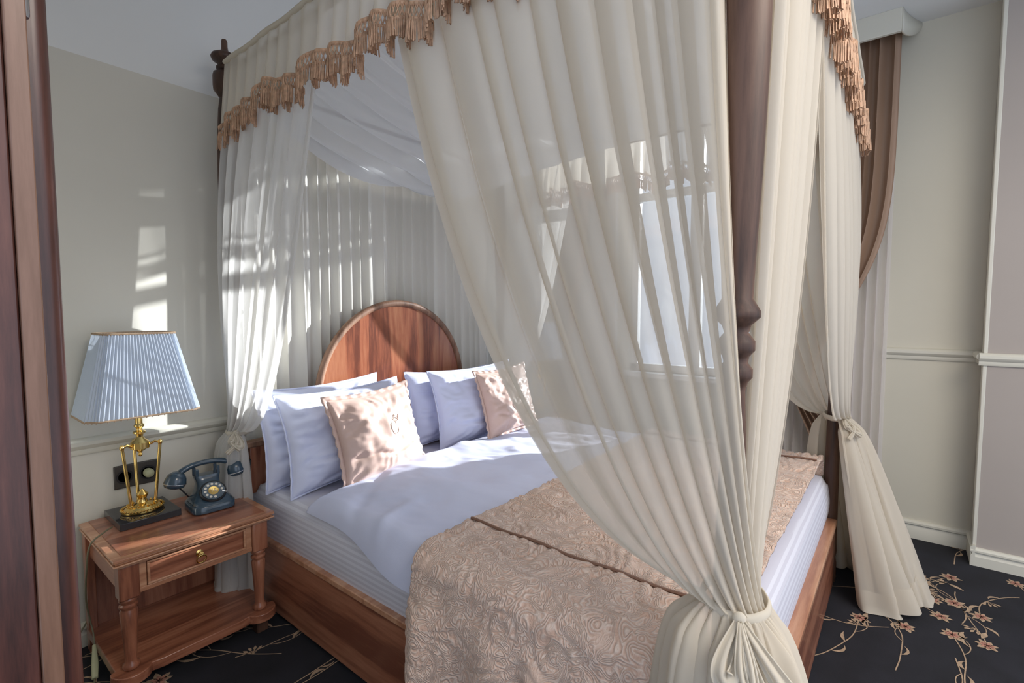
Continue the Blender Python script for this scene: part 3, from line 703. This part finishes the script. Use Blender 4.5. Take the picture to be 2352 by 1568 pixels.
# valance with fringe round the canopy rails
def valance():
    t = thing('valance', 'ivory gathered valance with bronze fringe round the top of the bed', 'valance', (2.0, 1.36, 2.48))
    x0, x1, y0, y1 = .978, 3.005, .190, 2.385; rc = .045
    # perimeter from the back left post, along the left side, foot, right side to the back right post
    P = []
    def line(a, b, nrm, m):
        for q in np.linspace(0, 1, m, endpoint=False): P.append((a[0]+(b[0]-a[0])*q, a[1]+(b[1]-a[1])*q, *nrm))
    line((x0, y1), (x0, y0+rc), (-1, 0), 900)
    for a in np.linspace(PI, 1.5*PI, 40, endpoint=False): P.append((x0+rc+rc*math.cos(a), y0+rc+rc*math.sin(a), math.cos(a), math.sin(a)))
    line((x0+rc, y0), (x1-rc, y0), (0, -1), 800)
    for a in np.linspace(1.5*PI, 2*PI, 40, endpoint=False): P.append((x1-rc+rc*math.cos(a), y0+rc+rc*math.sin(a), math.cos(a), math.sin(a)))
    line((x1, y0+rc), (x1, y1), (1, 0), 900)
    P = np.array(P); d = np.concatenate([[0], np.cumsum(np.hypot(np.diff(P[:, 0]), np.diff(P[:, 1])))])
    ph = d*2*PI/.085+1.6*np.sin(d*5)+.8*np.sin(d*13)
    # the lower edge wanders up and down; it dips at the corners
    Lt = d[-1]; c1 = y1-y0; c2 = c1+(x1-x0)
    dip = .085*(np.exp(-(d/.10)**2)+np.exp(-((d-c1)/.12)**2)+0*np.exp(-((d-c2)/.15)**2)+np.exp(-((d-Lt)/.10)**2))
    wob = .020*np.sin(d*2*PI/.36+1)+.012*np.sin(d*2*PI/.17)+.010*np.sign(np.sin(ph))*np.abs(np.sin(ph))**.5
    zb = 2.262-dip+wob
    rows = []
    for k in np.linspace(0, 1, 16):
        a = .004+.022*k; off = a*np.cos(ph)+.006*k
        z = 2.495-(2.495-zb)*k+.004*math.cos(k*9)*np.sin(ph*2)
        sl = .014*k*np.sin(ph)
        tx, ty = -P[:, 3], P[:, 2]
        rows.append(np.column_stack([P[:, 0]+P[:, 2]*off+tx*sl, P[:, 1]+P[:, 3]*off+ty*sl, z]))
    G = np.array(rows)
    MB().grid(G).build('valance_cloth', M['sheer'], t, ang=179)
    roll = MB().tube([(p[0]+p[2]*.004, p[1]+p[3]*.004, 2.495+.003*math.sin(i*.3)) for i, p in enumerate(P[::6])], .010, 6).build('rail_sleeve', M['tie'], t, ang=179)
    # fringe: braid, trellis heading, hanging strands
    e = G[-1]; fr_ = MB(); hd = MB(); N_ = len(e)
    dd = np.concatenate([[0], np.cumsum(np.hypot(np.diff(e[:, 0]), np.diff(e[:, 1])))])
    def at(q):
        i = min(max(np.searchsorted(dd, q)-1, 0), N_-2); f_ = (q-dd[i])/max(1e-9, dd[i+1]-dd[i])
        p = e[i]*(1-f_)+e[i+1]*f_; return p, P[i, 2], P[i, 3]
    q = 0; st = .0034
    while q < dd[-1]:
        p, nx_, ny_ = at(q); o_ = .006+rnd(0, .005); L_ = .060+rnd(-.003, .003)+.006*math.sin(q*60); w_ = .0022
        tx, ty = -ny_, nx_; x, y, z = p[0]+nx_*o_, p[1]+ny_*o_, p[2]-.028
        sx, sy = rnd(-.004, .004), rnd(-.002, .003)
        v = []
        for k, zz in enumerate((z, z-L_*.5, z-L_)):
            ox, oy = x+nx_*sy*k+tx*sx*k*.5, y+ny_*sy*k+ty*sx*k*.5; ww = w_*(1.0+.25*k)
            v += [(ox+tx*ww, oy+ty*ww, zz), (ox+nx_*ww, oy+ny_*ww, zz), (ox-tx*ww, oy-ty*ww, zz)]
        fr_.add(v, [(0, 1, 4, 3), (1, 2, 5, 4), (2, 0, 3, 5), (3, 4, 7, 6), (4, 5, 8, 7), (5, 3, 6, 8)])
        q += st
    q = 0; st = .013
    while q < dd[-1]-st:
        for a_, b_ in ((0, 1), (1, 0)):
            p, nx_, ny_ = at(q+st*a_); r_, _, _ = at(q+st*b_)
            za, zb_ = p[2]+.012, r_[2]-.030
            hd.tube([(p[0]+nx_*.008, p[1]+ny_*.008, za), (r_[0]+nx_*.010, r_[1]+ny_*.010, zb_)], .0022, 4)
        q += st
    br = e[::3].copy(); rows = []
    for k, (dz, do) in enumerate(((.020, .004), (.017, .009), (.009, .009), (.006, .004))):
        w2 = br.copy(); w2[:, 2] += dz-.002; w2[:, 0] += P[::3, 2]*do; w2[:, 1] += P[::3, 3]*do; rows.append(w2)
    hd.grid(np.array(rows))
    rows = []
    for k, (dz, do) in enumerate(((-.026, .004), (-.027, .010), (-.034, .010), (-.036, .004))):
        w2 = br.copy(); w2[:, 2] += dz; w2[:, 0] += P[::3, 2]*do; w2[:, 1] += P[::3, 3]*do; rows.append(w2)
    hd.grid(np.array(rows))
    hd.build('fringe_heading', M['gold_fringe'], t, ang=179)
    f2 = fr_.build('fringe_strands', M['gold_fringe'], t, ang=179); f2['kind'] = 'stuff'
valance()

# ---------------------------------------------------------------- nightstands
def nightstand(label, loc, mirror=1):
    """local: front faces -y, back at y=0, width along x centred"""
    t = thing('nightstand', label, 'nightstand', loc, (0, 0, 0), 'nightstands beside the bed')
    W2, D = .28, .50
    b = lambda mb, name, mat, par=t, **k: mb.build(name, mat, par, world=False, **k)
    # top: stepped moulded slab
    mb = MB()
    for (g, z0, z1) in ((.0, .520, .532), (.006, .512, .520), (.0, .505, .512), (.014, .494, .505)):
        mb.box(-W2+g, W2-g, -D+g, 0, z0, z1)
    b(mb, 'table_top', M['edge_x'], bevel=.003)
    b(MB().box(-W2+.030, W2-.030, -D+.030, -.004, .532, .5345), 'top_panel', M['cherry_x'], bevel=.001)
    # front corner blocks with turned legs
    for sx in (-1, 1):
        x = sx*(W2-.050); y = -D+.058; mb = MB().box(x-.031, x+.031, y-.031, y+.031, .365, .494)
        prof = [(.022, .352), (.030, .365), (.030, .368)]
        b(mb, 'corner_block', M['cherry_z'], bevel=.006)
        leg = [(.023, .100), (.026, .106), (.026, .116), (.020, .122), (.018, .135), (.0235, .25), (.0275, .315), (.024, .322), (.024, .327), (.029, .332), (.029, .339), (.023, .344), (.023, .349), (.029, .355), (.029, .362), (.024, .370)]
        b(MB().lathe(leg, (x, y, 0), 28), 'leg', M['cherry_z'], ang=50)
        b(MB().box(x-.024, x+.024, y-.024, y+.024, 0, .062), 'foot', M['post'], bevel=.004)
        b(MB().box(sx*(W2-.022)-.015, sx*(W2-.022)+.015, -.052, -.006, 0, .494), 'back_post', M['cherry_z'], bevel=.003)
        b(MB().box(sx*(W2-.030)-.008, sx*(W2-.030)+.008, -D+.085, -.05, .400, .494), 'side_apron', M['cherry_y'], bevel=.002)
    # back panel made of boards and frame
    b(MB().box(-W2+.03, W2-.03, -.030, -.014, .095, .494), 'back_panel', M['cherry_z'])
    # shelf with round lobes at the front corners
    cxl = W2-.050; cyl = -D+.058; rl = .062; poly = [(-W2+.005, -.012), (-W2+.005, cyl+.02)]
    for a in np.linspace(PI*.93, PI*1.86, 16): poly.append((-cxl+rl*math.cos(a), cyl+rl*math.sin(a)))
    poly.append((-cxl+rl+.030, cyl-.034))
    poly.append((cxl-rl-.030, cyl-.034))
    for a in np.linspace(PI*1.14, PI*2.07, 16): poly.append((cxl+rl*math.cos(a), cyl+rl*math.sin(a)))
    poly += [(W2-.005, cyl+.02), (W2-.005, -.012)]
    b(MB().prism(poly, .062, .098), 'shelf', M['cherry_x'], bevel=.003, ang=35)
    # drawer and its frame
    b(MB().box(-W2+.081, W2-.081, -D+.040, -.05, .372, .390).box(-W2+.081, W2-.081, -D+.040, -D+.058, .482, .494).box(-W2+.081, -W2+.105, -D+.042, -D+.058, .388, .486).box(W2-.105, W2-.081, -D+.042, -D+.058, .388, .486), 'drawer_frame', M['edge_x'], bevel=.002)
    dr = b(MB().box(-W2+.106, W2-.106, -D+.046, -.06, .392, .481), 'drawer', M['cherry_x'], bevel=.002)
    X0_, X1_ = -W2+.106, W2-.106
    b(MB().box(X0_, X1_, -D+.036, -D+.046, .392, .400).box(X0_, X1_, -D+.036, -D+.046, .473, .481).box(X0_, X0_+.009, -D+.036, -D+.046, .400, .473).box(X1_-.009, X1_, -D+.036, -D+.046, .400, .473), 'drawer_beading', M['edge_x'], dr, bevel=.002)
    kb = MB(); Mx = Matrix.Rotation(PI/2, 3, 'X')
    kb.lathe([(.012, 0), (.013, .003), (.006, .006), (.006, .014), (.010, .018), (.010, .024), (.005, .028)], (0, -D+.046, .443), 20, Mx)
    kb.tube([(.017*math.sin(a), -D+.024-.004*math.cos(a), .425+.017*math.cos(a)) for a in np.linspace(0, 2*PI, 24, endpoint=False)], .0026, 8, closed=True)
    b(kb, 'ring_pull', M['brass'], dr)
    return t
ns = nightstand('cherry wood nightstand with a drawer and open shelf left of the bed', (.720, 2.605, 0))
ns2 = copy_tree(ns); ns2.location = (3.36, 2.605, 0); ns2['label'] = 'nightstand mostly hidden behind the curtains on the window side of the bed'

# ---------------------------------------------------------------- table lamps
def table_lamp(label, loc, rot=0):
    t = thing('table_lamp', label, 'lamp', loc, (0, 0, rot), 'brass table lamps')
    b = lambda mb, name, mat, par=t, **k: mb.build(name, mat, par, world=False, **k)
    b(MB().box(-.105, .105, -.115, .115, 0, .028), 'marble_base', M['black_stone'], bevel=.002)
    mb = MB().lathe([(.070, .028), (.074, .032), (.074, .037), (.064, .040), (.056, .050), (.036, .056), (.020, .062), (.014, .075), (.018, .088), (.022, .096), (.014, .104), (.008, .112), (.003, .118)], (0, 0, 0), 36, sy=.85)
    for k in range(40):
        a = 2*PI*k/40; mb.lathe([(.001, -.0045), (.0045, -.001), (.0045, .002), (.001, .0055)], (.073*math.cos(a), .062*math.sin(a), .041), 6)
        if k % 2: mb.lathe([(.001, -.006), (.005, -.001), (.005, .003), (.001, .007)], (.052*math.cos(a), .044*math.sin(a), .054), 6)
    b(mb, 'gallery_foot', M['brass'])
    HZ = .305
    for k in range(3):
        a = math.radians((200, 95, -20)[k]); c_, s_ = math.cos(a), math.sin(a)
        lo2 = (.044*c_, .038*s_, .050); hi2 = (.070*c_, .060*s_, HZ+.004)
        mb = MB().tube([lo2, hi2], .0062, 12)
        mb.lathe([(.003, -.012), (.009, -.004), (.009, .004), (.003, .012)], hi2, 12).lathe([(.008, -.006), (.010, 0), (.007, .010)], lo2, 12)
        mb.tube([(.070*c_, .060*s_, HZ+.004), (.052*c_, .044*s_, HZ+.010), (.034*c_, .03*s_, HZ)], .0055, 8)
        b(mb, 'rod', M['brass'])
    b(MB().lathe([(.003, HZ-.048), (.009, HZ-.040), (.005, HZ-.032), (.012, HZ-.024), (.030, HZ-.014), (.034, HZ-.012), (.034, HZ+.012), (.030, HZ+.016), (.018, HZ+.026), (.012, HZ+.036), (.014, HZ+.046), (.022, HZ+.052), (.022, HZ+.058), (.012, HZ+.064),
                      (.011, HZ+.072), (.018, HZ+.080), (.018, HZ+.086), (.013, HZ+.092), (.013, HZ+.150), (.010, HZ+.155), (.010, HZ+.35)], (0, 0, 0), 28), 'stem', M['brass'])
    # pleated rectangular shade
    z0, z1 = .448, .775; a0, b0, a1, b1 = .192, .142, .122, .085; n = 132
    def per(a_, b_, r, z, amp):
        pts = []; tot = 4*(a_+b_)
        for i in range(n*4):
            d = tot*i/(n*4); 
            if d < 2*a_: x, y, nx_, ny_ = -a_+d, -b_, 0, -1
            elif d < 2*a_+2*b_: x, y, nx_, ny_ = a_, -b_+(d-2*a_), 1, 0
            elif d < 4*a_+2*b_: x, y, nx_, ny_ = a_-(d-2*a_-2*b_), b_, 0, 1
            else: x, y, nx_, ny_ = -a_, b_-(d-4*a_-2*b_), -1, 0
            # chamfered corner
            m = r; ex_ = a_-abs(x); ey_ = b_-abs(y)
            if ex_+ey_ < m: k = (m-ex_-ey_)/2; x -= math.copysign(k, x); y -= math.copysign(k, y)
            o = amp*math.cos(i*2*PI/6.0)
            pts.append((x+nx_*o, y+ny_*o, z))
        return pts
    rows = [per(a0+(a1-a0)*q, b0+(b1-b0)*q, .035-.015*q, z0+(z1-z0)*q, .0044-.0012*q) for q in np.linspace(0, 1, 7)]
    sh = b(MB().grid(np.array(rows), closed_u=True), 'lamp_shade', M['shade'], ang=179)
    for a_, b_, r, z, in ((a0, b0, .035, z0), (a1, b1, .02, z1)):
        pts = per(a_+.001, b_+.001, r, z, 0)[::8]
        mb = MB().tube(pts, .0042, 6, closed=True)
        for i, p in enumerate(pts): mb.lathe([(.001, -.007), (.0035, -.003), (.0035, .0), (.001, .004)], p, 5)
        b(mb, 'shade_trim', M['vine'], sh)
    mb = MB().tube([(-a1+.005, 0, z1-.01), (a1-.005, 0, z1-.01)], .002, 6).tube([(0, -b1+.004, z1-.01), (0, b1-.004, z1-.01)], .002, 6)
    b(mb, 'shade_spider', M['brass'], sh)
    return t
TZ = .5345
table_lamp('brass table lamp with white pleated shade on the left nightstand', (.628, 2.485, TZ), .0)
l2 = table_lamp('brass table lamp seen through the voile on the window-side nightstand', (3.47, 2.44, TZ), .0)

# ---------------------------------------------------------------- telephone
def telephone(label, loc, rot):
    t = thing('telephone', label, 'telephone', loc, (0, 0, rot))
    b = lambda mb, name, mat, par=t, **k: mb.build(name, mat, par, world=False, **k)
    def ring(hx, hy, z, cy=0, e=4.5, n=64):
        out = []
        for k in range(n):
            a = 2*PI*k/n; c_, s_ = math.cos(a), math.sin(a)
            out.append((hx*math.copysign(abs(c_)**(2/e), c_), cy+hy*math.copysign(abs(s_)**(2/e), s_), z))
        return out
    rows = [ring(.072, .078, 0), ring(.077, .083, .004), ring(.077, .083, .028), ring(.073, .079, .033), ring(.071, .077, .034), ring(.070, .075, .040), ring(.064, .068, .047, .003, 4), ring(.052, .056, .062, .010, 3.4),
            ring(.045, .048, .080, .018, 3), ring(.041, .040, .100, .026, 3), ring(.042, .032, .118, .032, 3.4), ring(.046, .028, .130, .034, 4), ring(.046, .027, .136, .034, 4), ring(.02, .012, .137, .034, 4)]
    mb = MB().grid(np.array(rows), closed_u=True); mb.f.append(tuple(range(64))[::-1]); mb.f.append(tuple(13*64+k for k in range(64)))
    b(mb, 'body', M['bakelite'], ang=50)
    for sx in (-1, 1):
        for cy in (.018, .056):
            b(MB().box(sx*.038-.006, sx*.038+.006, cy-.006, cy+.005, .130, .166), 'cradle_prong', M['bakelite'], bevel=.003)
    Rt = Matrix.Rotation(math.radians(48), 3, 'X'); cpos = (0, -.046, .079)
    dl_ = b(MB().lathe([(.046, -.012), (.047, 0), (.044, .004), (.042, .004), (.041, .002)], cpos, 40, Rt), 'dial_plate', M['black'])
    mb = MB()
    hole = MB()
    mb.lathe([(.018, .002), (.0185, .006), (.002, .0075)], cpos, 32, Rt)
    b(mb, 'dial_centre', M['brass'], dl_)
    # finger wheel
    ringw = []
    for r_, z_ in ((.019, .0045), (.019, .0065), (.0395, .0065), (.0405, .0045), (.039, .0035)):
        ringw.append([tuple(Rt @ Vector((r_*math.cos(a), r_*math.sin(a), z_))+Vector(cpos)) for a in np.linspace(0, 2*PI, 40, endpoint=False)])
    b(MB().grid(np.array(ringw), closed_u=True), 'finger_wheel', M['bakelite'], dl_)
    for k in range(10):
        a = math.radians(-20+k*30+20); p = Rt @ Vector((.0295*math.cos(a), .0295*math.sin(a), .0062))+Vector(cpos)
        hole.lathe([(.0050, 0), (.0050, .0012), (.0020, .0014)], tuple(p), 12, Rt)
    b(hole, 'number_holes', M['ivory'], dl_)
    p0 = Rt @ Vector((.028, -.012, .008))+Vector(cpos); p1 = Rt @ Vector((.041, -.019, .008))+Vector(cpos)
    b(MB().tube([p0, p1], .0022, 6), 'finger_stop', M['silver'], dl_)
    # gold monogram on the dial centre
    mg = MB(); dd_ = lambda x, y: tuple(Rt @ Vector((x, y, .0085))+Vector(cpos))
    mg.tube([dd_(-.010, .007), dd_(-.006, 0), dd_(-.006, -.007)], .0009, 5).tube([dd_(-.002, .007), dd_(-.006, 0)], .0009, 5)
    mg.tube([dd_(.003, -.007), dd_(.003, .007), dd_(.008, .006), dd_(.009, .003), dd_(.004, 0), dd_(.010, -.007)], .0009, 5)
    b(mg, 'monogram', M['ivory'], dl_)
    # handset
    hs = []; rr = []
    for q in np.linspace(-1, 1, 26):
        hs.append((q*.108, .036, .176+.010*(1-q*q)-.030*abs(q)**3)); rr.append(.0125+.003*abs(q)**2)
    h = b(MB().tube(hs, rr, 14, .85), 'handset', M['bakelite'])
    for sx in (-1, 1):
        Rr = Matrix.Rotation(sx*math.radians(-12), 3, 'Y')
        pos = (sx*.112, .030, .112)
        b(MB().lathe([(.022, -.008), (.034, -.002), (.038, .009), (.038, .014), (.035, .032), (.028, .048), (.016, .058), (.004, .061)], pos, 28, Rr), 'ear_cup', M['bakelite'], h, ang=60)
        b(MB().lathe([(.038, .009), (.0394, .0108), (.038, .0125)], pos, 28, Rr), 'cup_rim', M['silver'], h)
    b(MB().tube([(.132, .034, .160), (.155, .036, .163), (.170, .036, .152), (.166, .036, .128), (.150, .034, .112), (.142, .034, .108)], .0045, 8), 'cup_hook', M['black'], h)
    cd_ = [(-.112+.01*math.sin(k*.9), .035+.006*math.cos(k*.9), .104-.0*k) for k in range(1)]
    pts = [(-.105, .05, .105), (-.085, .06, .085), (-.065, .062, .055), (-.05, .07, .03), (.02, .10, .006), (.10, .085, .006), (.125, .06, .05), (.115, .045, .108)]
    fine = []
    for i in range(len(pts)-1):
        for q in np.linspace(0, 1, 8, endpoint=False): fine.append(tuple(np.array(pts[i])*(1-q)+np.array(pts[i+1])*q))
    b(MB().tube(fine, .0028, 6), 'handset_cord', M['black'])
    return t
telephone('blue-black antique rotary telephone on the left nightstand', (.845, 2.375, TZ), -.06).scale = (1.10, 1.06, 1.04)

# ---------------------------------------------------------------- sockets and cables on the back wall
so = thing('wall_socket', 'dark bronze double wall socket behind the left lamp', 'socket', (.65, YB, .68))
MB().box(.568, .728, YB-.010, YB, .628, .730).build('plate', M['socket'], so, bevel=.004)
for x in (.605, .688):
    Rr = Matrix.Rotation(PI/2, 3, 'X')
    MB().lathe([(.030, 0), (.031, .003), (.024, .003), (.023, .0)], (x, YB-.010, .679), 28, Rr).build('socket_ring', M['black'], so)
pl_ = MB().lathe([(.018, 0), (.020, .020), (.016, .034), (.006, .040)], (.688, YB-.012, .679), 20, Matrix.Rotation(PI/2, 3, 'X')).build('plug', M['switch'], None)
tag(pl_, 'pale plug pushed into the dark wall socket behind the lamp', 'plug')
so2 = thing('wall_socket', 'white wall socket above the window-side nightstand', 'socket', (3.28, YB, .83))
MB().box(3.20, 3.28, YB-.010, YB, .74, .86).build('plate', M['white_pl'], so2, bevel=.004)
MB().lathe([(.024, 0), (.025, .004), (.018, .004)], (3.24, YB-.010, .80), 24, Matrix.Rotation(PI/2, 3, 'X')).build('socket_ring', M['white_pl'], so2)
def smooth(pts, n=10):
    out = []; P = [Vector(p) for p in pts]; P = [P[0]]+P+[P[-1]]
    for i in range(1, len(P)-2):
        for q in range(n):
            t = q/n; a, b_, c_, d_ = P[i-1], P[i], P[i+1], P[i+2]
            out.append(.5*((2*b_)+(c_-a)*t+(2*a-5*b_+4*c_-d_)*t*t+(3*b_-a-3*c_+d_)*t**3))
    out.append(P[-2]); return out
cb = MB().tube(smooth([(.510, 2.42, TZ+.012), (.475, 2.38, TZ+.014), (.428, 2.36, .520), (.418, 2.38, .42), (.424, 2.45, .28), (.440, 2.49, .17), (.444, 2.47, .12), (.440, 2.44, .07)]), .0030, 8).build('lamp_cable', M['cable'])
tag(cb, 'thin olive lamp cable hanging down left of the nightstand', 'cable')
sw = MB().tube([(.441, 2.45, .085), (.430, 2.39, .040), (.418, 2.34, .014)], [.006, .012, .010], 10, .7).build('cable_switch', M['switch'], cb)
MB().tube(smooth([(.418, 2.34, .014), (.400, 2.30, .006), (.36, 2.32, .006), (.33, 2.45, .008), (.37, 2.56, .03), (.44, 2.60, .10), (.50, 2.625, .20)]), .0030, 8).build('cable_end', M['cable'], cb)
cb2 = MB().tube(smooth([(3.24, YB-.02, .80), (3.27, 2.60, .74), (3.29, 2.58, .62), (3.27, 2.56, .55)]), .0035, 8).build('lamp_cable', M['cable'])
tag(cb2, 'dark cable looping from the white socket to the window-side nightstand', 'cable')

# ---------------------------------------------------------------- window curtains
def hung(name, label, xc, ya, yb, z0, z1, npl, amp, mat, cat='curtain', group=None, tie=None, seed=0, fold=1.2, nu=300):
    rs = np.random.RandomState(seed); s = np.linspace(0, 1, nu); ph = 2*PI*npl*s+np.interp(s, np.linspace(0, 1, 8), rs.uniform(-1.5, 1.5, 8))
    rows = []
    for z in np.linspace(z1, z0, 60):
        cy, sc2 = (ya+yb)/2, 1.0
        if tie:
            zt, ty, k = tie; q = math.exp(-((z-zt)/.62)**2) if z > zt else math.exp(-((z-zt)/.35)**2)
            sc2 = 1-(1-k)*q; cy = cy*(1-q)+ty*q
        yy = cy+((s-.5)+fold/(2*PI*npl)*np.sin(ph))*(yb-ya)*sc2; xx = xc+amp*np.cos(ph)+.006*np.sin(z*2+s*8)
        rows.append(np.column_stack([xx, yy, np.full(nu, z)]))
    o = MB().grid(np.array(rows)).build(name, mat, None, ang=179); tag(o, label, cat, group); return o
hung('window_curtain', 'taupe satin curtain under the pelmet right of the canopy', 3.715, .06, .40, .02, 3.04, 6, .028, M['curtain'], tie=(.95, .50, .40), seed=1, group='taupe window curtains')
hung('window_curtain', 'taupe satin curtain at the far side of the window seen through voile', 3.72, 2.12, 2.45, .02, 3.04, 6, .028, M['curtain'], tie=(1.1, 2.35, .4), seed=2, group='taupe window curtains')
hung('window_voile', 'pale window voile hanging to the floor beside the right wall', 3.79, .06, .66, .02, 3.04, 13, .018, M['sheer_win'], seed=3, group='window voiles')
hung('window_voile', 'pale window voile at the far side of the window', 3.79, 1.86, 2.5, .02, 3.04, 13, .018, M['sheer_win'], seed=4, group='window voiles')
